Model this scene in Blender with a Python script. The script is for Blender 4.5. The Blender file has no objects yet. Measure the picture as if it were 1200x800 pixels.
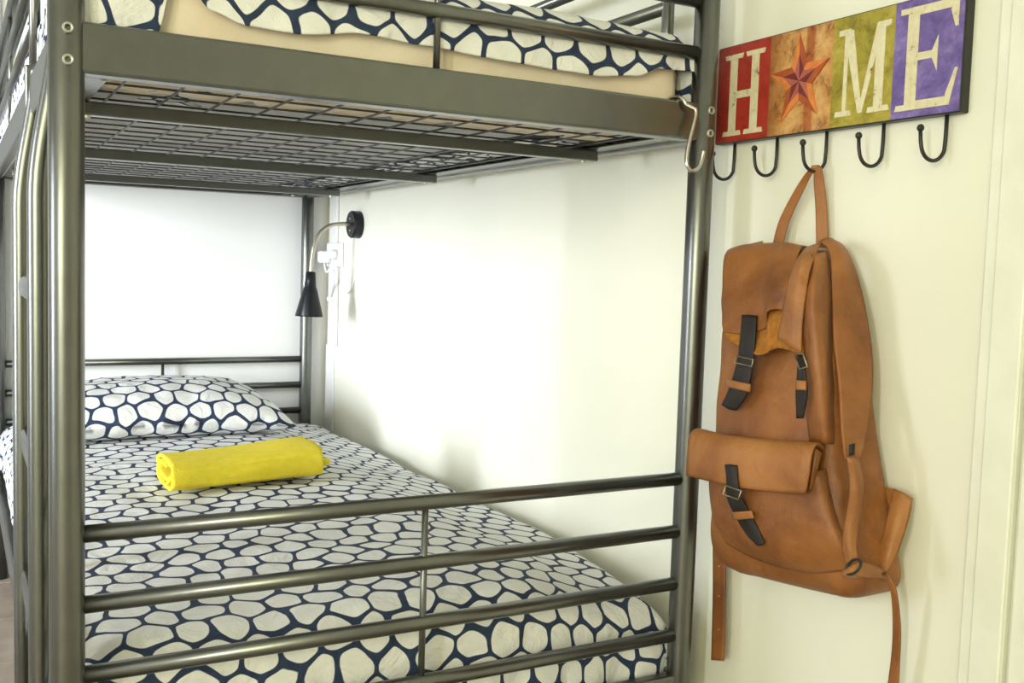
import bpy, bmesh, math, random
from mathutils import Vector, Matrix, noise

random.seed(7)
SC = bpy.context.scene
COL = SC.collection

# ------------------------------------------------------------------ camera
FOC = 1189.3                      # focal length for a 1200 px wide frame
CAM = Vector((-0.1165, -1.2902, 0.9356))
RT = Vector((0.8759619, -0.48139175, 0.03086632))   # right
FW = Vector((0.48229977, 0.87285174, -0.07427494))  # forward
UP = Vector((0.00881363, 0.07994884, 0.99676))      # up
cd = bpy.data.cameras.new('camera')
cd.sensor_width = 36.0
cd.lens = FOC * 36.0 / 1200.0
cd.clip_start = 0.02
cam = bpy.data.objects.new('camera', cd)
COL.objects.link(cam)
M = Matrix.Identity(4)
for i in range(3):
    M[i][0] = RT[i]; M[i][1] = UP[i]; M[i][2] = -FW[i]; M[i][3] = CAM[i]
cam.matrix_world = M
SC.camera = cam

# ------------------------------------------------------------------ world, lights, exposure
SC.view_settings.view_transform = 'Standard'
SC.view_settings.look = 'None'
SC.view_settings.exposure = 0.18
SC.view_settings.gamma = 1.0
wd = bpy.data.worlds.new('world'); SC.world = wd
wd.use_nodes = True
wd.node_tree.nodes['Background'].inputs[0].default_value = (0.75, 0.85, 1.0, 1)
wd.node_tree.nodes['Background'].inputs[1].default_value = 0.5

def area(name, loc, target, sx, sy, power, color):
    l = bpy.data.lights.new(name, 'AREA')
    l.shape = 'RECTANGLE'; l.size = sx; l.size_y = sy
    l.energy = power; l.color = color
    o = bpy.data.objects.new(name, l); COL.objects.link(o)
    o.location = loc
    d = Vector(target) - Vector(loc)
    o.rotation_euler = d.to_track_quat('-Z', 'Y').to_euler()
    return o

XL, YB, ZF, ZC = -2.6, -3.0, -0.045, 2.55        # room extents
XW, YF = 1.012, 2.082
area('window_light', (XL + .03, -2.27, 1.30), (1.0, 0.6, 1.0), 0.28, 1.3, 50, (1.0, 0.985, 0.92))
area('garden_light', (-1.75, YB + .03, 1.4), (-0.3, 0, 1.1), 1.1, 1.8, 58, (0.99, 1.0, 0.52))
l = area('far_fill_light', (XL + .10, .50, 1.05), (0.8, 2.0, 0.7), 0.7, 1.2, 40, (0.84, 0.90, 1.0))  # added cool fill brightening the far end of the bunk, not a window
l.data.spread = math.radians(84)

# ------------------------------------------------------------------ helpers
def ray(u, v):
    return RT * ((u - 600) / FOC) + FW - UP * ((v - 400) / FOC)
def at(u, v, ax, val):
    d = ray(u, v)
    return CAM + d * ((val - CAM[ax]) / d[ax])
def W(u, v, d):                    # point standing d in front of the right wall
    return at(u, v, 0, XW - d)
def solve_y(u, x, z):              # y where the point (x, y, z) is seen at column u
    lo, hi = -1.0, 2.0
    for _ in range(60):
        m = (lo + hi) / 2
        q = Vector((x, m, z)) - CAM
        if 600 + FOC * q.dot(RT) / q.dot(FW) > u: lo = m
        else: hi = m
    return m

ORG = {}
def thing(name, loc, label, cat, group=None):
    o = bpy.data.objects.new(name, None); COL.objects.link(o)
    o.location = loc; o.empty_display_size = .05
    o['label'] = label; o['category'] = cat
    if group: o['group'] = group
    ORG[o.name] = Vector(loc)
    return o
def tag(o, label, cat, group=None):
    o['label'] = label; o['category'] = cat
    if group: o['group'] = group
    return o

def mk(name, verts, faces, mat, parent=None, smooth=False, uvs=None, bevel=0, solid=0, label=None, subsurf=0, offset=0):
    org = ORG[parent.name] if parent else Vector((0, 0, 0))
    if parent is None:             # origin at the base of the thing
        xs = [v[0] for v in verts]; ys = [v[1] for v in verts]; zs = [v[2] for v in verts]
        org = Vector(((min(xs) + max(xs)) / 2, (min(ys) + max(ys)) / 2, min(zs)))
    me = bpy.data.meshes.new(name)
    me.from_pydata([tuple(Vector(v) - org) for v in verts], [], faces)
    if uvs:
        uv = me.uv_layers.new(name='UVMap')
        for lp in me.loops: uv.data[lp.index].uv = uvs[lp.vertex_index]
    me.validate()
    bm = bmesh.new(); bm.from_mesh(me)
    bmesh.ops.recalc_face_normals(bm, faces=bm.faces)
    bm.to_mesh(me); bm.free()
    if isinstance(mat, (list, tuple)):
        for m_ in mat: me.materials.append(m_)
    elif mat: me.materials.append(mat)
    if smooth:
        for p in me.polygons: p.use_smooth = True
    o = bpy.data.objects.new(name, me); COL.objects.link(o)
    if parent:
        o.parent = parent
    else:
        o.location = org
    ORG[o.name] = org
    if subsurf:
        s = o.modifiers.new('subsurf', 'SUBSURF'); s.levels = s.render_levels = subsurf
    if solid:
        s = o.modifiers.new('solid', 'SOLIDIFY'); s.thickness = solid; s.offset = offset
    if bevel:
        b = o.modifiers.new('bevel', 'BEVEL'); b.width = bevel; b.segments = 2; b.limit_method = 'ANGLE'
    if label: o['label'] = label
    return o

class MB:
    def __init__(s): s.v = []; s.f = []
    def add(s, vf):
        n = len(s.v); s.v += [Vector(a) for a in vf[0]]; s.f += [tuple(i + n for i in f) for f in vf[1]]
        return s
    def to(s, name, mat, parent=None, **k): return mk(name, s.v, s.f, mat, parent, **k)

def box(x0, x1, y0, y1, z0, z1):
    v = [(x, y, z) for z in (z0, z1) for y in (y0, y1) for x in (x0, x1)]
    return v, [(0, 2, 3, 1), (4, 5, 7, 6), (0, 1, 5, 4), (2, 6, 7, 3), (0, 4, 6, 2), (1, 3, 7, 5)]

def catmull(pts, n):
    pts = [Vector(p) for p in pts]
    P = [2 * pts[0] - pts[1]] + pts + [2 * pts[-1] - pts[-2]]
    out = []
    for i in range(1, len(P) - 2):
        a, b, c, d = P[i - 1:i + 3]
        for k in range(n):
            t = k / n
            out.append(.5 * ((2 * b) + (c - a) * t + (2 * a - 5 * b + 4 * c - d) * t * t + (3 * b - a - 3 * c + d) * t ** 3))
    out.append(pts[-1])
    return out

def tube(pts, r, seg=12, caps=True):
    pts = [Vector(p) for p in pts]
    rs = r if isinstance(r, (list, tuple)) else [r] * len(pts)
    v, f = [], []
    t = (pts[1] - pts[0]).normalized()
    a = Vector((0, 0, 1)) if abs(t.z) < .9 else Vector((1, 0, 0))
    n = t.cross(a).normalized()
    for i, p in enumerate(pts):
        if i == 0: t = pts[1] - pts[0]
        elif i == len(pts) - 1: t = pts[-1] - pts[-2]
        else: t = (pts[i + 1] - pts[i]).normalized() + (pts[i] - pts[i - 1]).normalized()
        t.normalize()
        n = (n - t * n.dot(t)).normalized(); b = t.cross(n)
        for k in range(seg):
            an = 2 * math.pi * k / seg
            v.append(p + (n * math.cos(an) + b * math.sin(an)) * rs[i])
    for i in range(len(pts) - 1):
        for k in range(seg):
            k2 = (k + 1) % seg
            f.append((i * seg + k, i * seg + k2, (i + 1) * seg + k2, (i + 1) * seg + k))
    if caps:
        f.append(tuple(range(seg - 1, -1, -1))); m = (len(pts) - 1) * seg
        f.append(tuple(m + k for k in range(seg)))
    return v, f

def lathe(c, axis, prof, seg=24):     # prof: (distance along axis, radius)
    axis = Vector(axis).normalized(); c = Vector(c)
    a = Vector((0, 0, 1)) if abs(axis.z) < .9 else Vector((1, 0, 0))
    n = axis.cross(a).normalized(); b = axis.cross(n)
    v, f = [], []
    for h, r in prof:
        for k in range(seg):
            an = 2 * math.pi * k / seg
            v.append(c + axis * h + (n * math.cos(an) + b * math.sin(an)) * r)
    for i in range(len(prof) - 1):
        for k in range(seg):
            k2 = (k + 1) % seg
            f.append((i * seg + k, i * seg + k2, (i + 1) * seg + k2, (i + 1) * seg + k))
    f.append(tuple(range(seg))); m = (len(prof) - 1) * seg
    f.append(tuple(m + k for k in range(seg)))
    return v, f

def grid_faces(nu, nv):
    return [(j * nu + i, j * nu + i + 1, (j + 1) * nu + i + 1, (j + 1) * nu + i) for j in range(nv - 1) for i in range(nu - 1)]

def sheet(cols, ncol=6, nrow=6):
    """smooth surface through a net of points: cols = list of columns, each a list of points"""
    rows = []
    cs = [catmull(c, nrow) for c in cols]
    m = len(cs[0])
    v = []
    for j in range(m):
        v += catmull([c[j] for c in cs], ncol) if len(cs) > 2 else [cs[0][j].lerp(cs[1][j], k / ncol) for k in range(ncol + 1)]
    nu = len(v) // m
    return v, grid_faces(nu, m), nu, m

def strip(L, R, d=None, n=6, nc=4, bulge=0):
    """leather strip between a left and a right edge given as (u, v, depth from wall)"""
    a = catmull([W(*p) for p in L], n); b = catmull([W(*p) for p in R], n)
    v = []
    for p, q in zip(a, b):
        for k in range(nc + 1):
            t = k / nc
            w = p.lerp(q, t)
            w = w + Vector((-bulge * math.sin(math.pi * t), 0, 0))
            v.append(w)
    return v, grid_faces(nc + 1, len(a))

def copy_part(o, loc):
    c = o.copy(); COL.objects.link(c); c.parent = o.parent; c.location = loc
    return c

# ------------------------------------------------------------------ materials
class NT:
    def __init__(s, m): s.t = m.node_tree; s.n = s.t.nodes; s.l = s.t.links
    def put(s, sock, val):
        if hasattr(val, 'is_output'): s.l.new(val, sock)
        elif val is not None: sock.default_value = val
    def m(s, op, a, b=None, c=None, clamp=False):
        n = s.n.new('ShaderNodeMath'); n.operation = op; n.use_clamp = clamp
        s.put(n.inputs[0], a); s.put(n.inputs[1], b)
        if c is not None: s.put(n.inputs[2], c)
        return n.outputs[0]
    def noise(s, vec, scale, detail=3, rough=.5, dist=0):
        n = s.n.new('ShaderNodeTexNoise'); s.put(n.inputs['Vector'], vec)
        n.inputs['Scale'].default_value = scale; n.inputs['Detail'].default_value = detail
        n.inputs['Roughness'].default_value = rough; n.inputs['Distortion'].default_value = dist
        return n.outputs['Fac']
    def ramp(s, fac, stops):
        n = s.n.new('ShaderNodeValToRGB'); s.put(n.inputs[0], fac)
        e = n.color_ramp.elements
        while len(e) > 1: e.remove(e[-1])
        e[0].position, e[0].color = stops[0][0], (*stops[0][1], 1)
        for p, c in stops[1:]:
            k = e.new(p); k.color = (*c, 1)
        return n.outputs[0]
    def mix(s, fac, a, b):
        n = s.n.new('ShaderNodeMix'); n.data_type = 'RGBA'
        s.put(n.inputs[0], fac); s.put(n.inputs[6], a); s.put(n.inputs[7], b)
        return n.outputs[2]
    def bump(s, h, strength=.3, dist=.001):
        n = s.n.new('ShaderNodeBump'); n.inputs['Strength'].default_value = strength; n.inputs['Distance'].default_value = dist
        s.put(n.inputs['Height'], h); return n.outputs[0]
    def obj(s): return s.n.new('ShaderNodeTexCoord').outputs['Object']
    def uv(s): return s.n.new('ShaderNodeTexCoord').outputs['UV']

def srgb(r, g, b):
    f = lambda c: (c / 255 / 12.92) if c / 255 <= .04045 else ((c / 255 + .055) / 1.055) ** 2.4
    return f(r), f(g), f(b)

def mat(name, col, rough=.5, metal=0, **kw):
    m = bpy.data.materials.new(name); m.use_nodes = True
    b = m.node_tree.nodes['Principled BSDF']
    b.inputs['Base Color'].default_value = (*col, 1)
    b.inputs['Roughness'].default_value = rough; b.inputs['Metallic'].default_value = metal
    for k, v in kw.items(): b.inputs[k].default_value = v
    return m, NT(m), b

def noisy(name, c0, c1, scale, rough=.5, metal=0, bump=0, bscale=None, bdist=.001, detail=4, lo=.35, hi=.65, **kw):
    m, t, b = mat(name, c0, rough, metal, **kw)
    v = t.obj()
    f = t.noise(v, scale, detail)
    t.put(b.inputs['Base Color'], t.ramp(f, [(lo, c0), (hi, c1)]))
    if bump:
        t.put(b.inputs['Normal'], t.bump(t.noise(v, bscale or scale * 4, 4), bump, bdist))
    return m

M_WALLC = noisy('cream_wall_paint', (.86, .852, .735), (.835, .828, .71), 2.5, .62, bump=.12, bscale=90, bdist=.0006)
M_WALL = noisy('wall_paint', (.86, .86, .855), (.83, .83, .825), 2.5, .62, bump=.12, bscale=90, bdist=.0006)
M_TRIM = noisy('trim_paint', (.88, .88, .78), (.82, .82, .71), 14, .35, bump=.25, bscale=60, bdist=.0008)
M_CEIL = noisy('ceiling_paint', (.82, .82, .81), (.79, .79, .78), 2, .8)
M_TILE = noisy('floor_tile', srgb(176, 164, 152), srgb(150, 137, 124), 9, .45, bump=.1)
M_GROUT = noisy('grout', srgb(205, 198, 188), srgb(185, 178, 168), 20, .9)
M_GREYPANEL = noisy('grey_panel_paint', (.30, .30, .30), (.28, .28, .28), 6, .6)
M_METAL = noisy('silver_painted_steel', (.180, .185, .176), (.165, .170, .161), 30, .30, .97, bump=.06, bscale=400, bdist=.0004)
M_WIRE = noisy('dark_steel_wire', (.10, .10, .10), (.07, .07, .07), 30, .4, .6)
M_CHROME = noisy('chrome', (.62, .60, .56), (.52, .50, .47), 40, .2, 1.0)
M_SCREW = noisy('screw', (.55, .55, .48), (.45, .45, .40), 60, .35, .6)
M_BLACK = noisy('black_enamel', (.012, .012, .012), (.018, .018, .017), 30, .42)
M_BLACKP = noisy('black_plastic', (.010, .011, .014), (.013, .014, .017), 30, .3, **{'Specular IOR Level': .25})
M_NECK = noisy('brushed_nickel', (.50, .46, .38), (.42, .39, .33), 60, .35, .9)
M_WHITEP = noisy('white_plastic', (.86, .86, .85), (.83, .83, .82), 20, .4)
M_BEIGE = noisy('beige_fitted_sheet', srgb(236, 222, 202), srgb(226, 208, 184), 12, .9, bump=.5, bscale=22, bdist=.006)
M_TICK = noisy('grey_mattress_ticking', (.5, .5, .5), (.43, .43, .43), 60, .95, bump=.4, bscale=150)
def leather(name, a, b, c):
    m, t, bs = mat(name, a, .5)
    v = t.obj()
    f = t.noise(v, 7, 6, .62, .4)
    f2 = t.noise(v, 38, 4, .6)
    col = t.ramp(f, [(.30, b), (.48, a), (.70, c)])
    col = t.mix(t.m('MULTIPLY', t.m('SUBTRACT', f2, .5, clamp=True), .9), col, (*c, 1))
    t.put(bs.inputs['Base Color'], col)
    t.put(bs.inputs['Roughness'], t.m('ADD', t.m('MULTIPLY', f2, .3), .38))
    h = t.m('ADD', t.m('MULTIPLY', t.noise(v, 300, 3), .25), t.m('MULTIPLY', t.noise(v, 24, 5, .55, .8), 1.6))
    t.put(bs.inputs['Normal'], t.bump(h, .6, .003))
    return m
M_LEATH = leather('tan_leather', srgb(141, 86, 39), srgb(104, 59, 25), srgb(168, 109, 57))
M_LEATH2 = leather('tan_leather_light', srgb(153, 97, 47), srgb(122, 73, 34), srgb(178, 121, 67))
M_SUEDE = noisy('suede_lining', srgb(176, 116, 40), srgb(150, 94, 30), 140, .95, bump=.6, bscale=500, bdist=.0015)
M_DKLEA = noisy('dark_brown_strap', srgb(38, 29, 25), srgb(28, 21, 19), 40, .62, bump=.3, bscale=250)
M_BRASS = noisy('aged_brass', (.40, .34, .22), (.28, .24, .16), 80, .35, .9)
M_TOWEL = noisy('yellow_terry', srgb(252, 232, 70), srgb(248, 224, 52), 60, .95, bump=1.0, bscale=420, bdist=.003)

def hex_fabric(name, pitch=.057, white=(.84, .84, .83), navy=srgb(38, 54, 84)):
    m, t, bs = mat(name, white, .85)
    uv = t.uv()
    vm = t.n.new('ShaderNodeVectorMath'); vm.operation = 'SCALE'; t.put(vm.inputs[0], uv); vm.inputs['Scale'].default_value = 1 / pitch
    wn = t.n.new('ShaderNodeTexNoise'); t.put(wn.inputs['Vector'], vm.outputs[0]); wn.inputs['Scale'].default_value = .7; wn.inputs['Detail'].default_value = 1
    wv = t.n.new('ShaderNodeVectorMath'); wv.operation = 'MULTIPLY_ADD'
    t.put(wv.inputs[0], wn.outputs['Color']); wv.inputs[1].default_value = (.5, .5, 0); t.put(wv.inputs[2], vm.outputs[0])
    sx = t.n.new('ShaderNodeSeparateXYZ'); t.put(sx.inputs[0], wv.outputs[0])
    px, py = sx.outputs[0], sx.outputs[1]
    H = .866
    r0 = t.m('FLOOR', t.m('DIVIDE', py, H))
    ds = []
    for k in (0, 1):
        r = t.m('ADD', r0, float(k))
        off = t.m('MULTIPLY', t.m('FLOORED_MODULO', r, 2.0), .5)
        c0 = t.m('FLOOR', t.m('SUBTRACT', px, off))
        for c in (0, 1):
            cc = t.m('ADD', c0, float(c))
            cx = t.n.new('ShaderNodeCombineXYZ'); t.put(cx.inputs[0], cc); t.put(cx.inputs[1], r)
            wn2 = t.n.new('ShaderNodeTexWhiteNoise'); wn2.noise_dimensions = '2D'; t.put(wn2.inputs['Vector'], cx.outputs[0])
            s3 = t.n.new('ShaderNodeSeparateColor'); t.put(s3.inputs[0], wn2.outputs['Color'])
            jx = t.m('MULTIPLY', t.m('SUBTRACT', s3.outputs[0], .5), .34)
            jy = t.m('MULTIPLY', t.m('SUBTRACT', s3.outputs[1], .5), .34)
            ex = t.m('SUBTRACT', px, t.m('ADD', t.m('ADD', cc, off), jx))
            ey = t.m('SUBTRACT', py, t.m('ADD', t.m('MULTIPLY', r, H), jy))
            ds.append(t.m('SQRT', t.m('ADD', t.m('MULTIPLY', ex, ex), t.m('MULTIPLY', ey, ey))))
    def cmp(i, j):
        a, b = ds[i], ds[j]
        ds[i] = t.m('MINIMUM', a, b); ds[j] = t.m('MAXIMUM', a, b)
    for i, j in ((0, 1), (2, 3), (0, 2), (1, 3), (1, 2)): cmp(i, j)
    q0, q1, q2 = (t.m('MULTIPLY', ds[k], ds[k]) for k in (0, 1, 2))
    vary = t.noise(wv.outputs[0], 1.6, 1)
    P = -1.2
    pa = t.m('POWER', t.m('MAXIMUM', t.m('SUBTRACT', q1, q0), .0005), P)
    pb = t.m('POWER', t.m('MAXIMUM', t.m('SUBTRACT', q2, q0), .0005), P)
    e = t.m('SUBTRACT', t.m('POWER', t.m('ADD', pa, pb), 1 / P), t.m('MULTIPLY_ADD', vary, .13, .045))
    f = t.m('MULTIPLY_ADD', e, 45.0, .5, clamp=True)
    mott = t.noise(uv, 45, 4, .6)
    wcol = t.ramp(mott, [(.35, tuple(c * .95 for c in white)), (.6, white)])
    ncol = t.ramp(mott, [(.35, tuple(c * .8 for c in navy)), (.65, tuple(c * 1.15 for c in navy))])
    t.put(bs.inputs['Base Color'], t.mix(f, ncol, wcol))
    h = t.m('ADD', t.m('MULTIPLY', t.noise(uv, 900, 2), .12), t.m('MULTIPLY', t.noise(uv, 11, 5, .55, 1.6), 1.3))
    t.put(bs.inputs['Normal'], t.bump(h, .8, .011))
    return m
M_HEX = hex_fabric('honeycomb_cotton')
M_HEXP = hex_fabric('honeycomb_cotton_pillow', .062)
M_HEXU = hex_fabric('honeycomb_cotton_upper', .056)

def panel_mat(name, stops, scale, dist=.35, stripes=None):
    m, t, bs = mat(name, stops[0][1], .45)
    v = t.obj()
    f = t.noise(v, scale, 9, .74, dist)
    col = t.ramp(f, stops)
    if stripes:
        sp = t.n.new('ShaderNodeSeparateXYZ'); t.put(sp.inputs[0], v)
        s = t.m('ADD', t.m('MULTIPLY', sp.outputs[1], 1 / .128), .5)
        st = t.ramp(s, stripes)
        col2 = t.n.new('ShaderNodeMix'); col2.data_type = 'RGBA'; col2.blend_type = 'MULTIPLY'
        col2.inputs[0].default_value = 1.0; t.put(col2.inputs[6], col); t.put(col2.inputs[7], st); col = col2.outputs[2]
    t.put(bs.inputs['Base Color'], col)
    return m
M_RED = panel_mat('red_print', [(.30, srgb(128, 34, 24)), (.48, srgb(166, 46, 33)), (.66, srgb(176, 58, 42)), (.70, srgb(196, 110, 76))], 30)
M_WOODP = panel_mat('wood_stripe_print', [(.33, srgb(104, 62, 32)), (.46, srgb(196, 146, 90)), (.7, srgb(228, 192, 136))], 34,
                    stripes=[(0, (.9, .75, .55)), (.16, (1, .98, .9)), (.26, (.95, .9, .8)), (.30, (.68, .36, .24)), (.40, (.68, .36, .24)), (.43, (1, .96, .86)), (.70, (1, .95, .82)), (.85, (.75, .58, .42)), (1, (.5, .34, .22))])
M_OLIVE = panel_mat('olive_print', [(.30, srgb(96, 86, 20)), (.5, srgb(160, 146, 48)), (.75, srgb(196, 182, 92))], 26)
M_PURP = panel_mat('purple_print', [(.30, srgb(78, 62, 122)), (.5, srgb(112, 92, 162)), (.75, srgb(158, 142, 196))], 30)
M_LETTER = panel_mat('cream_letter_print', [(.34, srgb(120, 90, 54)), (.40, srgb(212, 200, 162)), (.7, srgb(230, 224, 194))], 60)
M_STAR = [noisy('star_print_%s' % n, srgb(*a), srgb(*b), 60, .45) for n, a, b in (
    ('orange', (226, 140, 74), (206, 116, 56)), ('rust', (176, 86, 44), (160, 74, 38)),
    ('rose', (186, 104, 92), (170, 88, 78)), ('maroon', (118, 48, 46), (104, 40, 40)))]

# ------------------------------------------------------------------ room
def struct(name, vf, m, parent=None, **k):
    o = mk(name, vf[0], vf[1], m, parent, **k)
    if not parent: o['kind'] = 'structure'
    return o
T = .1
struct('wall_right', box(XW, XW + T, YB, YF + T, ZF, ZC), M_WALLC)
struct('wall_far', box(XL, XW, YF, YF + T, ZF, ZC), M_WALL)
struct('wall_left', box(XL - T, XL, YB, YF + T, ZF, ZC), M_WALL)
struct('wall_back', box(XL - T, XW + T, YB - T, YB, ZF, ZC), M_WALL)
struct('ceiling', box(XL - T, XW + T, YB - T, YF + T, ZC, ZC + T), M_CEIL)
floor = struct('floor', box(XL - T, XW + T, YB - T, YF + T, ZF - .1, ZF - .003), M_GROUT)
ORG[floor.name] = Vector(floor.location)
first = None
ts = .33
for i in range(-4, 4):
    for j in range(-3, 7):
        x0, y0 = i * ts - .08, j * ts + .02
        x1, y1 = min(x0 + ts - .006, XW - .002), min(y0 + ts - .006, YF - .002)
        if x1 - x0 < .05 or y1 - y0 < .05: continue
        mk('floor_tile', *box(x0, x1, y0, y1, ZF - .003, ZF + .0 - .0002 * ((i * 7 + j * 3) % 3)), M_TILE, floor, bevel=.002)

# door casing on the right wall: a flat board with a narrow bead, then the door edge
yA = at(1154, 400, 0, XW)[1]; yB_ = at(1207, 400, 0, XW)[1]
mb = MB().add(box(XW - .012, XW - .0005, yB_, yA, ZF, ZC)).add(box(XW - .017, XW - .012, yB_, yA - .018, ZF, ZC))
mb.to('trim_1', M_TRIM, bevel=.003)['kind'] = 'structure'
dr = mk('door_1', *box(XW - .009, XW - .0005, yB_ - .75, yB_ - .006, ZF + .01, ZC - .4), M_TRIM, bevel=.002); dr['kind'] = 'structure'

# thin panel added to turn the far wall grey left of the bed
d2 = mk('grey_panel', *box(-.86, .015, YF - .010, YF - .0005, ZF + .01, 2.0), M_GREYPANEL, bevel=.002); d2['kind'] = 'structure'

# ------------------------------------------------------------------ bunk bed
BW, BL = .93, 2.048
bed = thing('bunk_bed', (BW / 2, BL / 2, ZF), 'silver grey tubular steel bunk bed standing along the white wall', 'bunk bed')
PR = .0200
for (x, y) in ((0, 0), (BW, 0), (0, BL), (BW, BL)):
    p = mk('post', *tube([(x, y, ZF), (x, y, .3), (x, y, .9), (x, y, 1.5)], PR, 32), M_METAL, bed, smooth=True)
    sgn = -1 if y == 0 else 1
    for pz in ((1.1885, 1.153) if 1 else ()):
        v, f = lathe((x, y + sgn * (PR - .004), pz), (0, sgn, 0), [(0, .0062), (.0055, .0062), (.0065, .0050), (.0060, .0036), (.0015, .0032)], 16)
        mk('screw', v, f, M_SCREW, p, smooth=False)
def rail(name, a, b, r=.0108, parent=bed, m=M_METAL):
    return mk(name, *tube([a, b], r, 16), m, parent, smooth=True)
S = .0868; Z1 = .5995
for y in (0, BL):
    for i in range(4):
        rail('guard_rail', (.012, y, Z1 - i * S), (BW - .012, y, Z1 - i * S))
    for z in (1.278, 1.358, 1.438):
        rail('guard_rail', (.012, y, z), (BW - .012, y, z))
    rail('strut', (.465, y, Z1 + .002), (.465, y, .28), .0048)
    rail('strut', (.465, y, 1.195), (.465, y, 1.44), .0048)
# deep end rails and side rails (rectangular tube with an inward foot flange)
for z0, z1, nm in ((1.1414, 1.20, 1), (.215, .275, 0)):
    for y, s in ((0, 1), (BL, -1)):
        mb = MB().add(box(.010, BW - .010, y - .0112, y + .0112, z0, z1))
        o = mb.to('end_rail', M_METAL, bed, bevel=.004)
        a, b = sorted((y + s * .010, y + s * .024))
        for xa, xb in ((.022, .07), (BW - .10, BW - .022)):
            c_, d_ = sorted((y + s * .010, y + s * .045))
            pl_ = mk('corner_plate', *box(xa, xb, c_, d_, z0 + .0042, z0 + .0068), M_METAL, bed, bevel=.001)
            mk('screw', *lathe(((xa + xb) / 2, y + s * .034, z0 + .0045), (0, 0, -1), [(-.001, .0065), (.003, .006), (.005, .003)], 12), M_SCREW, pl_)
        mk('end_rail_flange', *box(.022, BW - .022, a, b, z0 + .001, z0 + .004), M_METAL, bed, bevel=.001)
    for x, s in ((0, 1), (BW, -1)):
        mb = MB().add(box(x - .0125, x + .0125, .014, BL - .014, z0, z1))
        mb.to('side_rail', M_METAL, bed, bevel=.005)
        a, b = sorted((x + s * .0118, x + s * .052))
        mk('side_rail_flange', *box(a, b, .05, BL - .05, z0 + .005, z0 + .008), M_METAL, bed, bevel=.001)
    for y in (.262, .955, 1.65):
        cb = mk('cross_bar', *box(.02, BW - .03, y - .011, y + .011, z0 - .0145, z0 + .0045), M_METAL, bed, bevel=.002)
        for x in (.05, BW - .055):
            mk('screw', *lathe((x, y, z0 - .0145), (0, 0, -1), [(-.001, .0055), (.003, .005), (.0045, .003)], 12), M_SCREW, cb)
# wire mesh panel of the upper bunk
zw = 1.1505
f1 = f2 = None
for k in range(12):
    x = .075 + k * (BW - .15) / 11
    if f1 is None: f1 = mk('mesh_wire', *tube([(x, .012, zw), (x, BL - .012, zw)], .0017, 6), M_WIRE, bed); x00 = x
    else: copy_part(f1, (x - x00, 0, 0))
for k in range(27):
    y = .055 + k * (BL - .11) / 26
    if f2 is None: f2 = mk('mesh_wire', *tube([(.03, y, zw + .0034), (BW - .03, y, zw + .0034)], .0017, 6), M_WIRE, bed); y00 = y
    else: copy_part(f2, (0, y - y00, 0))
mk('mesh_frame', *tube([(.03, .05, zw + .0015), (.03, BL - .05, zw + .0015)], .003, 8), M_WIRE, bed)
mk('mesh_frame', *tube([(BW - .03, .05, zw + .0015), (BW - .03, BL - .05, zw + .0015)], .003, 8), M_WIRE, bed)
# long side guards of the upper bunk
for x, y0 in ((BW, .102), (0, .50)):
    for z in (1.372, 1.287, 1.457):
        rail('guard_rail', (x, y0, z), (x, BL - .012, z))
    rail('guard_post', (x, y0, 1.195), (x, y0, 1.47), .0105 if x else .0085)
    rail('strut', (x, 1.255 if x == 0 else 1.1, 1.195), (x, 1.255 if x == 0 else 1.1, 1.46), .0052)
# ladder at the open long side
def upright(y):
    pts = [(-.024, y, ZF), (-.024, y, .4), (-.024, y, .8)]
    for k in range(15):
        q = k / 14; pts.append((-.024 + .025 * q * q * (3 - 2 * q), y, 1.0 + .22 * q))
    return mk('ladder_upright', *tube(pts, .0138, 18), M_METAL, bed, smooth=True)
for y in (.075, .43): upright(y)
for z in (.89, .657, .437, .21):
    mb = MB()
    v, f = [], []
    prof = [(-.027, -.020), (-.028, -.008), (-.027, .002), (-.023, .006), (-.014, .006), (-.004, .006), (.006, .005), (.010, -.002), (.010, -.014)]
    n = len(prof)
    for y in (.085, .42):
        v += [(px, y, z + pz) for px, pz in prof]
    f = [(i, i + 1, n + i + 1, n + i) for i in range(n - 1)]
    td = mk('ladder_tread', v, f, M_METAL, bed, smooth=True, solid=.0025)
    mb = MB()
    for k in range(24):
        yy = .10 + k * .0135
        mb.add(box(-.022, .005, yy, yy + .006, z + .006, z + .0092))
    g = mb.to('grip_rib', M_METAL, td); g['kind'] = 'stuff'
mk('ladder_hook', *box(-.019, .006, .425, .437, 1.135, 1.215), M_METAL, bed, bevel=.003)

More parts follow.
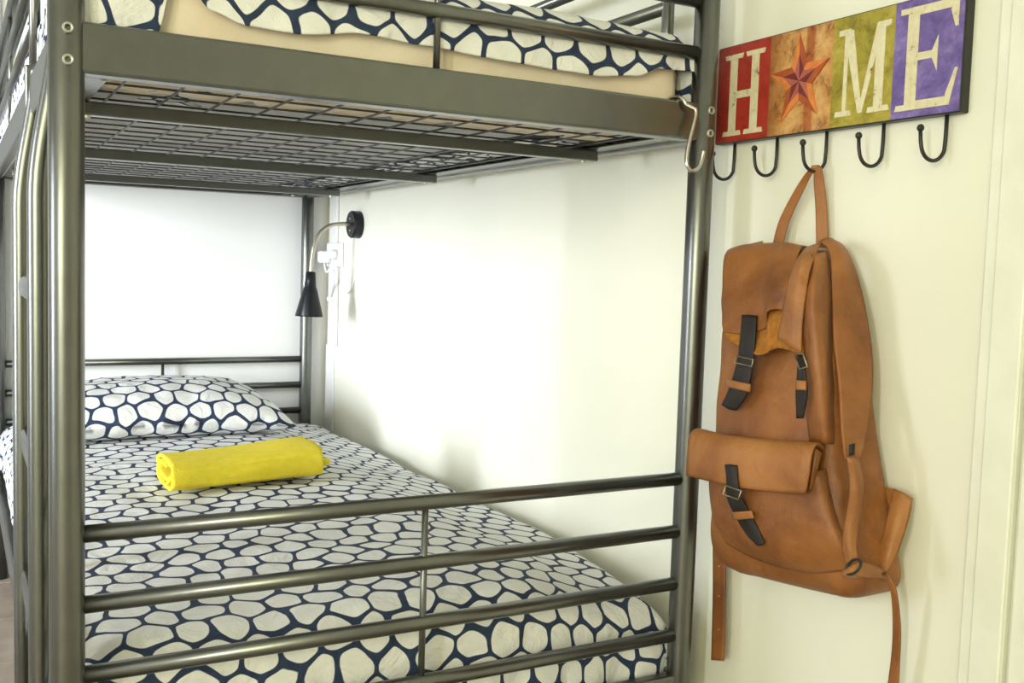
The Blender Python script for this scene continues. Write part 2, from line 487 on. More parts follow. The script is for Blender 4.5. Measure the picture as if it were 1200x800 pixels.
# ------------------------------------------------------------------ mattresses and covers
def nz(x, y, z, s): return noise.noise(Vector((x * s, y * s, z * s)))
def rbox(x0, x1, y0, y1, z0, z1, r, nx=40, ny=60, nzz=8, wob=.004):
    """closed rounded cushion block, built as a subdivided box pushed to rounded edges"""
    bm = bmesh.new()
    verts = {}
    def V(i, j, k):
        key = (i, j, k)
        if key in verts: return verts[key]
        p = Vector((x0 + (x1 - x0) * i / nx, y0 + (y1 - y0) * j / ny, z0 + (z1 - z0) * k / nzz))
        c = Vector((min(max(p.x, x0 + r), x1 - r), min(max(p.y, y0 + r), y1 - r), min(max(p.z, z0 + r), z1 - r)))
        d = p - c
        if d.length > 1e-6:
            L = max(abs(d.x), abs(d.y), abs(d.z))
            p = c + d.normalized() * L
        p += Vector((nz(p.x, p.y, p.z, 7) * wob, nz(p.y, p.z, p.x + 9, 7) * wob, nz(p.z, p.x, p.y + 5, 6) * wob * .6))
        verts[key] = bm.verts.new(p); return verts[key]
    for i in range(nx):
        for j in range(ny):
            for k in (0, nzz): bm.faces.new((V(i, j, k), V(i + 1, j, k), V(i + 1, j + 1, k), V(i, j + 1, k)))
        for k in range(nzz):
            for j in (0, ny): bm.faces.new((V(i, j, k), V(i + 1, j, k), V(i + 1, j, k + 1), V(i, j, k + 1)))
    for j in range(ny):
        for k in range(nzz):
            for i in (0, nx): bm.faces.new((V(i, j, k), V(i, j + 1, k), V(i, j + 1, k + 1), V(i, j, k + 1)))
    bm.verts.index_update()
    vs = [v.co.copy() for v in bm.verts]; fs = [tuple(v.index for v in f.verts) for f in bm.faces]
    bm.free()
    return vs, fs

def fold(a, A0, A1, r):
    lo, hi = A0 + r, A1 - r
    s = 1
    if a < lo: e = lo - a; s = -1; base = lo
    elif a > hi: e = a - hi; base = hi
    else: return a, 0.0
    q = math.pi * r / 2
    if e < q:
        th = e / r
        return base + s * r * math.sin(th), r * (1 - math.cos(th))
    return base + s * r, r + e - q

def drape(X0, X1, Y0, Y1, zt, r, s0, s1, t0, t1, nu, nv, wob, crown, extra=None):
    """cloth over a block; t0(s) gives where the hem at the foot lies"""
    v, uv = [], []
    for j in range(nv):
        for i in range(nu):
            s = s0 + (s1 - s0) * i / (nu - 1)
            ta = t0(s) if callable(t0) else t0
            b = j / (nv - 1)
            b = b ** 1.25
            t = ta + (t1 - ta) * b
            x, dx = fold(s, X0, X1, r); y, dy = fold(t, Y0, Y1, r)
            dz = (dx ** 4 + dy ** 4) ** .25
            m = min(dx, dy)
            cx = (x - (X0 + X1) / 2) / (X1 - X0) * 2; cy = (y - (Y0 + Y1) / 2) / (Y1 - Y0) * 2
            z = zt - dz + crown * (1 - min(1, cx * cx)) * (1 - min(1, cy ** 4))
            sx = 1 if cx > 0 else -1
            # wrinkles
            w = nz(s, t, 0, 5) * wob + nz(s, t * .6, 3, 13) * wob * .45
            if dz < r: z += w
            hang = max(0, dz - r)
            if dy > r * .8 and dy > dx: y -= abs(nz(s, 0, t * .3 + 2, 9)) * .35 * min(hang + .02, .08) - .002
            if dx > r * .8 and dx >= dy: x += sx * (abs(nz(t, 0, s * .3 + 4, 6)) * .30 * min(hang + .02, .09) - .002)
            if m > .01:
                x += sx * m * .10; y += (-1 if cy < 0 else 1) * m * .12
            if extra:
                x, y, z = extra(s, t, x, y, z, dx, dy)
            v.append((x, y, z)); uv.append((s, t))
    return v, grid_faces(nu, nv), uv

# lower bunk
v, f = rbox(.025, .920, .050, 2.0, .285, .385, .045, wob=.003)
mlo = mk('mattress', v, f, M_BEIGE, None, smooth=True); tag(mlo, 'mattress in beige sheet on the lower bunk, mostly hidden by its patterned cover', 'mattress')
def lo_hem(s):
    q = .030 - .20
    if s > .74: q += (s - .74) ** 1.5 * .55
    return q + .012 * math.sin(s * 21)
def lo_extra(s, t, x, y, z, dx, dy):
    k = max(0, min(1, (x - .62) / .34)); k = k * k * (3 - 2 * k)
    q = max(0, min(1, 1 - (t - .06) / .42))
    z -= .042 * k
    x -= .055 * k * q * q
    if s < .3: x = max(x, -.011)
    return x, y, z
v, f, uv = drape(.0, .978, .030, 2.008, .434, .062, -.085, 1.055, lo_hem, 2.06, 130, 220, .006, .014, lo_extra)
slo = mk('bed_cover', v, f, M_HEX, None, smooth=True, uvs=uv, solid=.003, offset=-1)
tag(slo, 'white and navy honeycomb patterned cover spread over the lower bunk mattress', 'bed cover')

# upper bunk
v, f = rbox(.02, .905, .022, 2.02, 1.166, 1.285, .035, wob=.004)
mup = mk('mattress', v, f, [M_BEIGE, M_TICK], None, smooth=True)
tag(mup, 'mattress in a beige fitted sheet lying on the upper bunk mesh', 'mattress')
for p in mup.data.polygons:
    if p.normal.z < -.75: p.material_index = 1
hz = [(-.1, 1.16), (.06, 1.165), (.10, 1.19), (.118, 1.262), (.135, 1.268), (.165, 1.236), (.205, 1.224), (.27, 1.222), (.36, 1.234), (.45, 1.231), (.58, 1.225), (.72, 1.222), (.80, 1.230), (.85, 1.248), (.90, 1.25), (1.2, 1.2)]
def interp(tab, x):
    for (a, b), (c, d) in zip(tab, tab[1:]):
        if x <= c:
            t = (x - a) / (c - a); t = max(0, min(1, t)); t = t * t * (3 - 2 * t); return b + (d - b) * t
    return tab[-1][1]
ZU, RU, YU = 1.312, .045, -.004 + .012
def up_hem(s):
    drop = ZU - interp(hz, s)
    return YU + RU - math.pi * RU / 2 - (drop - RU)
v, f, uv = drape(.004, .918, YU, 2.025, ZU, RU, -.125, 1.03, up_hem, 2.08, 150, 190, .006, .02)
sup = mk('bed_cover', v, f, M_HEXU, None, smooth=True, uvs=uv, solid=.003, offset=-1)
tag(sup, 'white and navy honeycomb patterned cover hanging over the foot of the upper bunk', 'bed cover')
# fabric tucked beneath the upper mattress: scalloped beige edge at the foot, crumpled patterned edge at the wall side
v, uv = [], []
N = 160
for i in range(N):
    x = .03 + .84 * i / (N - 1)
    sc = abs(math.sin((x - .05) / .105 * math.pi)) ** .8
    for j in range(5):
        b = j / 4
        v.append((x, .060 + b * (.115 + .065 * sc + .020 * nz(x, 1, 2, 8)), 1.1580 + .0010 * math.sin(x * 140 + b * 3))); uv.append((x, b * .1))
mk('sheet_hem', v, grid_faces(5, N), M_BEIGE, mup, smooth=True, uvs=uv, solid=.001, label='scalloped beige elastic hem tucked under the mattress')
def crumple(name, x0, x1, y0, y1, side, seed):
    v, uv = [], []
    n = 220; m = 9
    for i in range(n):
        y = y0 + (y1 - y0) * i / (n - 1)
        w = .055 + .04 * nz(y, seed, 0, 6) + .025 * nz(y, seed, 4, 22)
        for j in range(m):
            b = j / (m - 1)
            x = x1 - side * (x1 - x0 + w - .055) * b * 1.0
            v.append((x, y, 1.1588 + .0030 * nz(x, y, seed, 38))); uv.append((b * .11 + y * .2, y * 1.1 + .04 * nz(y, 2, seed, 18)))
    return mk(name, v, grid_faces(m, n), M_HEXU, sup, smooth=True, uvs=uv, solid=.0008, label='crumpled patterned edge tucked under the upper mattress')
crumple('tucked_edge', .775, .872, .05, 1.95, 1, 3)
crumple('tucked_edge', .03, .12, .06, .30, -1, 8)

# ------------------------------------------------------------------ pillow
v, uv = [], []
NU, NV = 60, 44
acc = [0] * NU
for sgn in (1, -1):
    for j in range(NV):
        for i in range(NU):
            a = -1 + 2 * i / (NU - 1); b = -1 + 2 * j / (NV - 1)
            h = (max(0, 1 - abs(a) ** 3.2)) ** .55 * (max(0, 1 - abs(b) ** 2.6)) ** .6
            pinch = 1 - .07 * (1 - abs(a) ** 2) * abs(b) ** 4 
            x = .385 + a * .338 * (1 - .05 * (1 - b * b) * abs(a) ** 6); y = 1.665 + b * .232 * pinch
            tilt = (b + 1) / 2 * .018
            hz_ = .086 if sgn > 0 else .060
            z = .494 + tilt + sgn * hz_ * h - .022 * abs(a) ** 3
            z += nz(x, y, sgn, 9) * .006 + nz(x, y, sgn + 3, 22) * .0035
            if sgn < 0: z = max(z, .4525)
            else: z = max(z, .455)
            v.append((x, y, z))
            if j == 0: acc[i] = 0
            else: acc[i] += (Vector(v[-1]) - Vector(v[-1 - NU])).length
            uv.append((a * .35, (acc[i] if sgn > 0 else -acc[i])))
f = grid_faces(NU, NV) + [tuple(NU * NV + q for q in ff) for ff in grid_faces(NU, NV)]
edge = [i for i in range(NU)] + [j * NU + NU - 1 for j in range(1, NV)] + [(NV - 1) * NU + i for i in range(NU - 2, -1, -1)] + [j * NU for j in range(NV - 2, 0, -1)]
for k in range(len(edge)):
    a, b = edge[k], edge[(k + 1) % len(edge)]
    f.append((a, b, b + NU * NV, a + NU * NV))
pl = mk('pillow', v, f, M_HEXP, None, smooth=True, uvs=uv)
tag(pl, 'plump pillow in honeycomb patterned case at the head of the lower bunk', 'pillow')

# ------------------------------------------------------------------ towel
def towel():
    # flattened spiral of cloth extruded across the bed
    path = []
    def loop(w, h, cx, cz, n=30, a0=-math.pi * .5, a1=math.pi * 1.5):
        for k in range(n):
            a = a0 + (a1 - a0) * k / n
            ca, sa = math.cos(a), math.sin(a)
            path.append((cx + w * abs(ca) ** .62 * (1 if ca > 0 else -1), cz + h * abs(sa) ** .62 * (1 if sa > 0 else -1)))
    loop(.094, .031, 0, .032, 60)
    for k in range(10): path.append((.02 - .085 * k / 9, .0045 + .030 * (k / 9) ** 2 + .002))
    loop(.074, .016, .004, .033, 30, math.pi, math.pi * 2.6)
    n = len(path); m = 40
    v = []
    for j in range(m):
        t = j / (m - 1)
        for i, (py, pz) in enumerate(path):
            x = .266 + .328 * t + (.024 if i > 66 and t > .5 else 0) * (t - .5) * 2
            sh = 1 + .06 * (t - .4)
            y = .885 + py * sh + .05 * t + .004 * nz(x, i * .05, 2, 10)
            z = .4535 + pz * (1 + .10 * t - .05 * math.sin(t * 5)) + .003 * nz(x, i * .06, 7, 12) * (pz / .07)
            v.append((x + .004 * nz(py, pz, t, 40), y, z))
    return v, grid_faces(n, m)
v, f = towel()
tw = mk('towel', v, f, M_TOWEL, None, smooth=True, solid=.006, offset=-1)
tag(tw, 'bright yellow terry towel folded into a roll on the lower bunk cover', 'towel')

# ------------------------------------------------------------------ wall lamp
lamp = thing('wall_lamp', (XW, 1.77, 1.05), 'black wall reading lamp with a bent nickel neck on the white wall', 'lamp')
mk('base', *lathe((XW - .0005, 1.772, 1.05), (-1, 0, 0), [(0, .043), (.026, .043), (.030, .040), (.031, .012)], 32), M_BLACKP, lamp, smooth=False)
b_ = bpy.data.objects['base']
for dz in (.018, -.018):
    mk('screw', *lathe((XW - .0305, 1.772, 1.05 + dz), (-1, 0, 0), [(0, .0045), (.002, .004), (.003, .002)], 10), M_CHROME, b_)
zz = .897
pts = catmull([(XW - .03, 1.772, 1.05), (XW - .06, 1.77, 1.050), (.915, 1.768, 1.043), (.880, 1.765, 1.018), (.862, 1.763, .975), (.855, 1.762, .93), (.853, 1.762, zz - .004)], 8)
mk('neck', *tube(pts, .0062, 14), M_NECK, lamp, smooth=True)
mk('shade', *lathe((.853, 1.762, zz + .002), (-.03, -.012, -1), [(0, .010), (.002, .0150), (.030, .0170), (.046, .0185), (.054, .0215), (.062, .0240), (.135, .0425), (.139, .0425), (.134, .039), (.055, .017)], 32), M_BLACKP, lamp, smooth=True)
mk('bulb', *lathe((.853, 1.762, zz - .05), (-.03, -.012, -1), [(0, .010), (.03, .018), (.05, .022), (.065, .016), (.072, .004)], 16), M_WHITEP, lamp, smooth=True)
mk('cord', *tube(catmull([(XW - .012, 1.765, 1.008), (XW - .006, 1.77, .96), (XW - .006, 1.785, .90), (XW - .006, 1.82, .845), (XW - .006, 1.86, .83)], 6), .0018, 8), M_WHITEP, lamp, smooth=True, label='thin white cord')

# ------------------------------------------------------------------ socket, conduits
so = thing('wall_socket', (XW, 1.985, .953), 'white double wall socket with white plug and cord behind the lamp neck', 'socket')
mk('plate', *box(XW - .012, XW - .0005, 1.912, 2.058, .914, .994), M_WHITEP, so, bevel=.004)
mk('plug', *box(XW - .050, XW - .012, 2.005, 2.042, .925, .966), M_WHITEP, so, bevel=.008)
mk('plug', *lathe((XW - .012, 1.95, .955), (-1, 0, 0), [(0, .017), (.02, .016), (.028, .010)], 16), M_WHITEP, so, smooth=True)
mk('cord', *tube(catmull([(XW - .03, 2.024, .926), (XW - .03, 2.0, .895), (XW - .03, 1.965, .905), (XW - .028, 1.955, .88), (XW - .02, 1.965, .84), (XW - .02, 1.985, .815)], 8), .003, 8), M_WHITEP, so, smooth=True)
mk('cord', *tube(catmull([(XW - .03, 1.945, .94), (XW - .03, 1.935, .90), (XW - .026, 1.95, .85), (XW - .02, 1.985, .812)], 8), .003, 8), M_WHITEP, so, smooth=True)
mk('cord_switch', *box(XW - .032, XW - .010, 1.955, 1.99, .798, .815), M_WHITEP, so, bevel=.005)
c1 = mk('cable_conduit', *box(XW - .010, XW - .0005, 1.965, 2.005, .994, 1.6), M_WHITEP, None, bevel=.003)
tag(c1, 'narrow white cable conduit running up the wall above the socket', 'conduit')
c2 = mk('cable_conduit', *box(XW - .014, XW - .0005, 1.955, 2.02, .65, .914), M_WHITEP, None, bevel=.004)
tag(c2, 'wide white cable conduit running down the wall below the socket', 'conduit')
c3 = mk('cable_conduit', *box(XW - .006, XW - .0005, 1.985, 2.065, ZF, .649), M_WHITEP, None, bevel=.003)
tag(c3, 'flat white cable cover near the far corner behind the mattress', 'conduit')

# ------------------------------------------------------------------ S hook
px = [(799, 124), (800, 119), (806, 117.5), (813, 122), (815.5, 133), (812, 149), (808, 165), (805, 182), (805.5, 194), (811, 200), (818.5, 196), (822.5, 186), (824.5, 176)]
dep = [-.018, -.019, -.021, -.024, -.026, -.028, -.030, -.032, -.034, -.036, -.038, -.039, -.040]
pts = catmull([at(u, v_, 1, d) for (u, v_), d in zip(px, dep)], 5)
pts = catmull([(.866, .017, 1.178), (.867, .0165, 1.196), (.870, .008, 1.2048), (.874, -.006, 1.2055), (.878, -.015, 1.200), (.882, -.019, 1.190)], 4)[:-1] + pts[18:]
sh = mk('s_hook', *tube(pts, .0034, 12), M_CHROME, None, smooth=True)
tag(sh, 'shiny steel S hook hung over the right end of the upper end rail', 'hook')

# ------------------------------------------------------------------ HOME sign with coat hooks
sy0, sy1, sz0, sz1 = .044, -.425, 1.1455, 1.302
XS = XW - .018
sign = thing('coat_rack_sign', (XW, (sy0 + sy1) / 2, sz0), 'long wooden coat rack sign reading HOME with coloured squares on the wall', 'sign')
mk('board', *box(XS, XW - .0005, sy1, sy0, sz0, sz1), M_BLACK, sign, bevel=.002)
cuts = [sy0 - .0015, -.0795, -.208, -.317, sy1 + .0015]
XP = XS - .0008
panels = []
for k, m_ in enumerate((M_RED, M_WOODP, M_OLIVE, M_PURP)):
    y0, y1 = cuts[k], cuts[k + 1]
    c = (y0 + y1) / 2
    me_v, me_f = box(XP, XS, y1, y0, sz0 + .002, sz1 - .002)
    o = mk('panel', me_v, me_f, m_, sign, label=('red panel', 'brown striped panel with a star', 'olive yellow panel', 'purple panel')[k])
    # own origin so that the printed stripes follow the panel
    off = Vector((XP, c, (sz0 + sz1) / 2)) - ORG[sign.name]
    o.data.transform(Matrix.Translation(-off)); o.location = off
    panels.append((y0, y1))
ZP0, ZPH = sz0 + .002, sz1 - sz0 - .004
def poly_print(name, k, polys, m_, th=.0006, base=0.0, mats=None):
    y0, y1 = panels[k]
    vs, fs, mi = [], [], []
    for q, poly in enumerate(polys):
        n = len(vs); c = len(poly)
        th_ = th + .00008 * q
        for xo in (XP - base - th_, XP - base + .0004):
            vs += [(xo, y0 + (y1 - y0) * s, ZP0 + ZPH * t) for s, t in poly]
        fs.append(tuple(n + i for i in range(c))); fs.append(tuple(n + c + i for i in range(c - 1, -1, -1)))
        fs += [(n + i, n + (i + 1) % c, n + c + (i + 1) % c, n + c + i) for i in range(c)]
        mi += [mats[q] if mats else 0] * (c + 2)
    o = mk(name, vs, fs, m_, sign)
    for p, i in zip(o.data.polygons, mi): p.material_index = i
    return o
def serif(s0, s1, t, h, up):       # slab serif widening outwards
    d = (s1 - s0) * .18
    return [(s0, t), (s1, t), (s1 - d * .3, t + up * h), (s0 + d * .3, t + up * h)]
def bar(a, b, c, d): return [(a, b), (c, b), (c, d), (a, d)]
poly_print('letter', 0, [bar(.25, .07, .39, .90), bar(.66, .07, .80, .90), bar(.38, .445, .67, .52),
    serif(.14, .50, .06, .05, 1), serif(.14, .50, .91, .05, -1), serif(.55, .91, .06, .05, 1), serif(.55, .91, .91, .05, -1)], M_LETTER)
poly_print('letter', 2, [bar(.20, .10, .265, .87), [(.18, .87), (.34, .87), (.54, .10), (.47, .10)], [(.82, .87), (.72, .87), (.47, .10), (.54, .10)], bar(.72, .12, .86, .88),
    serif(.08, .36, .09, .05, 1), bar(.10, .83, .30, .885), serif(.62, .97, .09, .05, 1), bar(.74, .83, .95, .885)], M_LETTER)
poly_print('letter', 3, [bar(.20, .08, .37, .92), bar(.30, .86, .86, .935), [(.86, .935), (.93, .935), (.93, .70), (.89, .70), (.82, .84)],
    bar(.36, .475, .62, .54), [(.58, .54), (.66, .66), (.66, .36), (.58, .475)], bar(.30, .06, .84, .135), [(.80, .06), (.86, .06), (.96, .36), (.92, .36), (.80, .15)],
    serif(.06, .50, .06, .05, 1), bar(.09, .885, .35, .935)], M_LETTER)
cs, ct = .50, .50
asp = ZPH / .128
def sp(r, a): return (cs + r * math.cos(a) * asp * .92, ct + r * math.sin(a))
pol, mi = [], []
for k in range(5):
    a = math.pi / 2 + .05 + k * 2 * math.pi / 5; h = math.pi / 5
    ro, ri = (.47 if k == 0 else .45), .19
    o_, l, r = sp(ro, a), sp(ri, a + h), sp(ri, a - h)
    o2, l2, r2 = sp(ro * .56, a), sp(ri * .60, a + h), sp(ri * .60, a - h)
    pol += [[o_, l, l2, o2], [o_, o2, r2, r], [o2, l2, (cs, ct)], [o2, (cs, ct), r2]]
    mi += [0, 1, 2, 3]
poly_print('star', 1, pol, M_STAR, mats=mi, th=.0008)
for hy in (.007, -.091, -.193, -.297, -.398):
    x0 = XW - .0075
    pts = [(x0, hy, sz0 + .004), (x0, hy, 1.118)]
    for k in range(1, 12):
        a = math.pi * k / 12
        pts.append((x0 - .019 + .019 * math.cos(a), hy + .006 * k / 12, 1.106 - .0195 * math.sin(a)))
    pts += [(x0 - .038, hy + .007, 1.110), (x0 - .0385, hy + .008, 1.124)]
    hk = mk('coat_hook', *tube(pts, .0026, 10), M_BLACK, sign, smooth=True)
    mk('hook_ball', *lathe((x0 - .0385, hy + .008, 1.122), (0, 0, 1), [(-.0001, .0008), (.001, .003), (.003, .0044), (.0048, .0048), (.0066, .0044), (.0088, .003), (.0098, .0008)], 14), M_BLACK, hk, smooth=True)

# ------------------------------------------------------------------ backpack
bag = thing('backpack', (XW - .05, -.22, .49), 'tan leather backpack with dark buckled straps hanging from the coat rack', 'backpack')
def section(uL, vL, uR, dF, dB, n=56, ex=6.0):
    tl = max(0, min(1, (vL - 480) / 120)) * .026
    p = W(uL, vL, dF); z = p.z; yl = p.y
    yr = solve_y(uR, XW - dF, z)
    cy, hy = (yl + yr) / 2, (yl - yr) / 2
    cd_, hd = (dF + dB) / 2, (dF - dB) / 2
    out = []
    for k in range(n):
        a = 2 * math.pi * k / n
        c, s = math.cos(a), math.sin(a)
        g = lambda q: math.copysign(abs(q) ** (2 / ex), q)
        y = cy + hy * g(c); d = cd_ + hd * g(s)
        w = nz(y * 1.4, z * .8, d, 16) * .006 + nz(y * 2, z, d, 34) * .0025
        out.append(Vector((XW - max(.006, d + w), y + w * .4 * c, z + tl * (yl - y) / (yl - yr))))
    return out
SEC = [(866, 293, 958, .030, .008), (856, 294, 962, .048, .006), (850, 310, 964, .062, .006), (847, 345, 968, .080, .006), (840, 390, 970, .094, .006), (836, 430, 970, .103, .006), (832, 470, 972, .110, .006),
       (828, 510, 974, .116, .006), (826, 550, 977, .121, .006), (823, 590, 983, .124, .006), (822, 620, 991, .122, .006), (825, 642, 998, .115, .006), (834, 657, 997, .099, .010), (856, 668, 985, .078, .02)]
N = 56
rings = [section(*s) for s in SEC]
rings = [catmull([r[k] for r in rings], 4) for k in range(N)]
m = len(rings[0])
v = [rings[k][j] for j in range(m) for k in range(N)]
f = [(j * N + k, j * N + (k + 1) % N, (j + 1) * N + (k + 1) % N, (j + 1) * N + k) for j in range(m - 1) for k in range(N)]
f += [tuple(range(N)), tuple((m - 1) * N + k for k in range(N))]
mk('body', v, f, M_LEATH, bag, smooth=True)

def leaf(name, cols, m_=M_LEATH, th=.003, nc=6, nr=6, parent=bag, wob=0, **k):
    v, f, nu, nv = sheet([[W(*p) for p in c] for c in cols], nc, nr)
    if wob:
        v = [p + Vector((-wob * nz(p.y, p.z, 1, 30), wob * .4 * nz(p.z, p.y, 5, 30), 0)) for p in v]
    return mk(name, v, f, m_, parent, smooth=True, solid=th, **k)

# top flap: back edge, over the top, down the front to a curling hem
leaf('top_flap', [
    [(886, 300, .006), (853, 294, .055), (847, 345, .092), (847, 375, .106), (848, 389, .118)],
    [(894, 296, .006), (868, 290, .058), (862, 345, .098), (863, 374, .112), (866, 391, .119)],
    [(905, 293, .006), (885, 289, .060), (880, 345, .101), (882, 374, .112), (885, 389, .116)],
    [(918, 292, .006), (901, 288, .062), (896, 340, .103), (896, 368, .113), (898, 383, .118)],
    [(925, 291, .006), (910, 288, .064), (902, 335, .108), (899, 355, .119), (898, 366, .127)],
    [(933, 290, .006), (921, 288, .066), (914, 330, .115), (911, 350, .125), (911, 362, .130)],
    [(945, 289, .006), (938, 292, .066), (928, 325, .117), (923, 350, .124), (922, 368, .118)],
    ], M_LEATH, wob=.002)
leaf('flap_fold', [
    [(944, 291, .050), (932, 309, .120), (924, 335, .126), (918, 365, .130), (912, 397, .134)],
    [(952, 288, .052), (940, 306, .128), (934, 335, .132), (929, 370, .134), (926, 405, .136)],
    [(962, 285, .052), (951, 310, .120), (945, 340, .124), (941, 375, .127), (939, 415, .130)],
    ], M_LEATH2, wob=.001)
leaf('flap_lining', [
    [(849, 380, .108), (848, 388, .116), (850, 393, .121)],
    [(860, 380, .108), (857, 392, .116), (857, 400, .121)],
    [(872, 380, .108), (871, 398, .117), (872, 409, .124)],
    [(888, 380, .108), (887, 402, .119), (888, 416, .127)],
    [(900, 378, .110), (900, 400, .121), (900, 413, .128)],
    ], M_SUEDE, .002, label='golden suede underside of the flap')
leaf('flap_lining', [
    [(900, 360, .112), (899, 385, .122), (898, 413, .129)],
    [(912, 360, .112), (911, 382, .118), (911, 408, .120)],
    [(926, 370, .114), (925, 390, .120), (924, 410, .122)],
    [(940, 380, .114), (941, 400, .120), (942, 416, .124)],
    ], M_SUEDE, .002, label='golden suede underside of the flap')
# gathered leather beside the flap
leaf('side_gusset', [
    [(946, 300, .100), (941, 345, .118), (941, 400, .117), (943, 450, .112), (950, 520, .112)],
    [(955, 297, .105), (951, 345, .128), (952, 400, .128), (955, 450, .126), (962, 520, .120)],
    [(964, 296, .085), (962, 345, .110), (964, 400, .115), (967, 450, .118), (972, 520, .112)],
    [(969, 294, .060), (973, 345, .075), (975, 400, .080), (976, 450, .088), (982, 520, .090)],
    ], M_LEATH, wob=.003)
# wide shoulder strap folded down the wall side, then its narrow lower end
leaf('shoulder_strap', [
    [(960, 284, .045), (972, 296, .068), (975, 345, .082), (977, 400, .096), (983, 450, .102), (986, 500, .110), (990, 540, .114)],
    [(968, 280, .040), (983, 292, .055), (992, 340, .062), (996, 400, .070), (1001, 450, .074), (1001, 500, .086), (998, 540, .102)],
    [(974, 280, .028), (991, 293, .032), (1007, 335, .034), (1019, 395, .036), (1022, 440, .040), (1017, 495, .058), (1007, 540, .088)],
    ], M_LEATH, .004)
leaf('strap_slot', [[(995, 521, .112), (995, 534, .113)], [(1002, 519, .104), (1001, 533, .106)]], M_DKLEA, .001, nc=2, nr=2)
leaf('strap_end', [
    [(992, 535, .116), (996, 570, .110), (991, 610, .132), (988, 640, .136), (993, 664, .132)],
    [(999, 536, .110), (1005, 572, .104), (998, 612, .128), (995, 640, .138), (999, 664, .134)],
    [(1006, 538, .094), (1012, 575, .088), (1005, 615, .114), (1003, 640, .130), (1006, 662, .130)],
    ], M_LEATH2, .003)
leaf('back_panel_edge', [
    [(849, 303, .044), (851, 299, .046), (857, 294, .040)],
    [(870, 298, .050), (870, 293, .050), (874, 288, .040)],
    [(893, 292, .048), (893, 287, .046), (894, 283, .036)],
    ], M_LEATH2, .003)
leaf('bottom_tab', [
    [(1016, 566, .022), (1012, 600, .03), (1010, 650, .05)],
    [(1050, 573, .018), (1047, 610, .02), (1042, 660, .03)],
    ], M_LEATH, .003)
leaf('strap_loop', [
    [(1048, 573, .024), (1041, 605, .042), (1031, 645, .056), (1024, 668, .062)],
    [(1058, 577, .026), (1051, 610, .044), (1040, 648, .058), (1031, 671, .063)],
    [(1069, 584, .022), (1060, 620, .038), (1047, 655, .052), (1038, 671, .060)],
    ], M_LEATH2, .004)
mk('strap_loop_return', *strip([(1048, 573, .022), (1046, 600, .016), (1040, 640, .02)], [(1069, 584, .020), (1064, 610, .012), (1050, 655, .015)]), M_LEATH, bag, smooth=True, solid=.003)
mk('strap_ring', *tube([W(1000 + 9 * math.cos(a), 664 + 8 * math.sin(a) - 4 * math.cos(a), .142 + .004 * math.sin(a)) for a in [2 * math.pi * k / 20 for k in range(21)]], .0018, 8), M_BLACK, bag, smooth=True)
mk('strap_knot', *strip([(992, 667, .136), (1006, 659, .134), (1020, 661, .105), (1036, 668, .075)], [(995, 677, .134), (1008, 675, .132), (1022, 676, .105), (1040, 678, .075)], bulge=.010), M_LEATH2, bag, smooth=True, solid=.004)
leaf('hanging_strap', [
    [(1034, 672, .062), (1044, 690, .055), (1047, 730, .045), (1045, 770, .04), (1039, 815, .035)],
    [(1039, 670, .062), (1050, 692, .055), (1055, 735, .045), (1054, 775, .04), (1052, 815, .035)],
    ], M_LEATH, .003)
hs = leaf('hanging_strap', [
    [(837, 600, .030), (836, 640, .030), (836, 690, .030), (835, 740, .030), (834, 773, .030)],
    [(851, 600, .030), (850, 640, .030), (850, 690, .030), (849, 740, .030), (848, 774, .030)],
    ], M_LEATH, .003)
for vv in (663, 698, 737):
    mk('strap_hole', *lathe(W(843, vv, .0305), (-1, 0, 0), [(0, .0016), (.0015, .0014), (.002, .0005)], 8), M_SCREW, hs)
# carry handle over the middle hook
leaf('carry_handle', [
    [(905, 291, .020), (914, 257, .022), (934, 218, .028), (947, 200, .032), (953, 195.5, .028), (954, 215, .022), (956, 245, .018), (957, 290, .016)],
    [(916, 292, .020), (925, 259, .018), (944, 219, .022), (955, 199, .026), (962, 195.5, .022), (966, 215, .016), (969, 245, .012), (971, 290, .010)],
    ], M_LEATH2, .003)
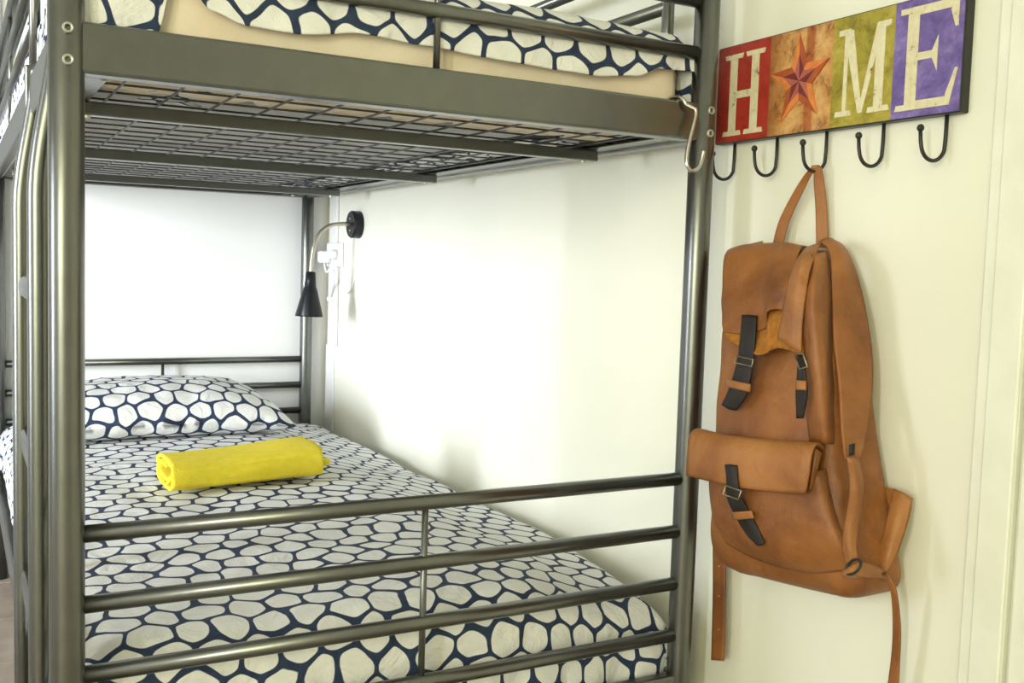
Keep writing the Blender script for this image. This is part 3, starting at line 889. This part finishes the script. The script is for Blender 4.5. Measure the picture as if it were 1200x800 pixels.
# front pocket and its flap
leaf('front_pocket', [
    [(842, 540, .105), (840, 580, .112), (846, 615, .110), (858, 640, .100)],
    [(833, 540, .138), (834, 580, .146), (841, 615, .144), (853, 637, .124)],
    [(872, 547, .142), (874, 590, .152), (880, 630, .148), (890, 656, .124)],
    [(920, 553, .142), (925, 600, .150), (934, 645, .144), (944, 670, .120)],
    [(955, 552, .138), (968, 600, .140), (984, 640, .134), (994, 668, .116)],
    [(968, 548, .110), (978, 598, .112), (993, 642, .108), (1000, 672, .100)],
    ], M_LEATH, .003, wob=.002)
leaf('pocket_flap', [
    [(842, 514, .112), (820, 503, .148), (809, 510, .164), (806, 535, .170), (805, 557, .170)],
    [(862, 517, .113), (848, 510, .150), (838, 520, .166), (835, 542, .170), (834, 564, .170)],
    [(905, 522, .113), (897, 516, .148), (887, 528, .164), (884, 550, .168), (882, 573, .168)],
    [(968, 526, .108), (958, 520, .140), (952, 530, .156), (948, 553, .162), (944, 578, .162)],
    ], M_LEATH2, .004, wob=.001)
leaf('pocket_edge', [
    [(955, 525, .142), (952, 550, .150), (948, 574, .150)],
    [(962, 530, .128), (957, 552, .138), (953, 574, .140)],
    ], M_LEATH, .003)
# dark buckled straps with buckle, keeper
def buckle(u, v_, d, w, h, tilt, parent):
    pts = [W(u + (w * c - tilt * s * h), v_ + (h * s + tilt * c * w), d) for c, s in ((-1, -1), (1, -1), (1, 1), (-1, 1), (-1, -1))]
    return mk('buckle', *tube(pts, .0013, 8), M_BRASS, parent, smooth=True)
def dark_strap(cols, bk, kp):
    s = leaf('closure_strap', cols, M_DKLEA, .0028)
    buckle(*bk, s)
    v, f = strip(kp[0], kp[1], bulge=.004, n=4, nc=6)
    mk('strap_keeper', v, f, M_LEATH2, s, smooth=True, solid=.002)
    return s
dark_strap([[(870, 369, .116), (868, 395, .125), (864, 425, .126), (855, 455, .128), (846, 474, .126)],
            [(879, 369, .117), (877, 397, .126), (873, 427, .128), (865, 458, .131), (854, 479, .127)],
            [(887, 370, .116), (885, 399, .125), (882, 430, .126), (875, 462, .128), (863, 481, .126)]],
           (872, 423, .131, 10, 4, .22), ([(852, 443, .130), (851, 452, .130)], [(880, 450, .130), (879, 459, .130)]))
dark_strap([[(935, 415, .128), (935, 435, .136), (933, 460, .136), (934, 490, .130)],
            [(943, 417, .128), (944, 437, .136), (946, 462, .134), (941, 490, .130)]],
           (939, 423, .138, 4.5, 8, -.35), ([(933, 445, .140), (933, 456, .140)], [(945, 446, .138), (945, 457, .138)]))
dark_strap([[(850, 544, .172), (852, 562, .174), (852, 580, .170), (860, 600, .160), (874, 624, .154), (888, 639, .153)],
            [(857, 544, .173), (858, 563, .176), (860, 580, .173), (868, 600, .164), (882, 622, .156), (892, 639, .154)],
            [(864, 545, .172), (865, 564, .174), (869, 582, .170), (878, 600, .160), (889, 620, .154), (896, 636, .153)]],
           (858, 577, .177, 9, 5, .35), ([(857, 600, .166), (860, 609, .164)], [(881, 598, .166), (884, 607, .164)]))
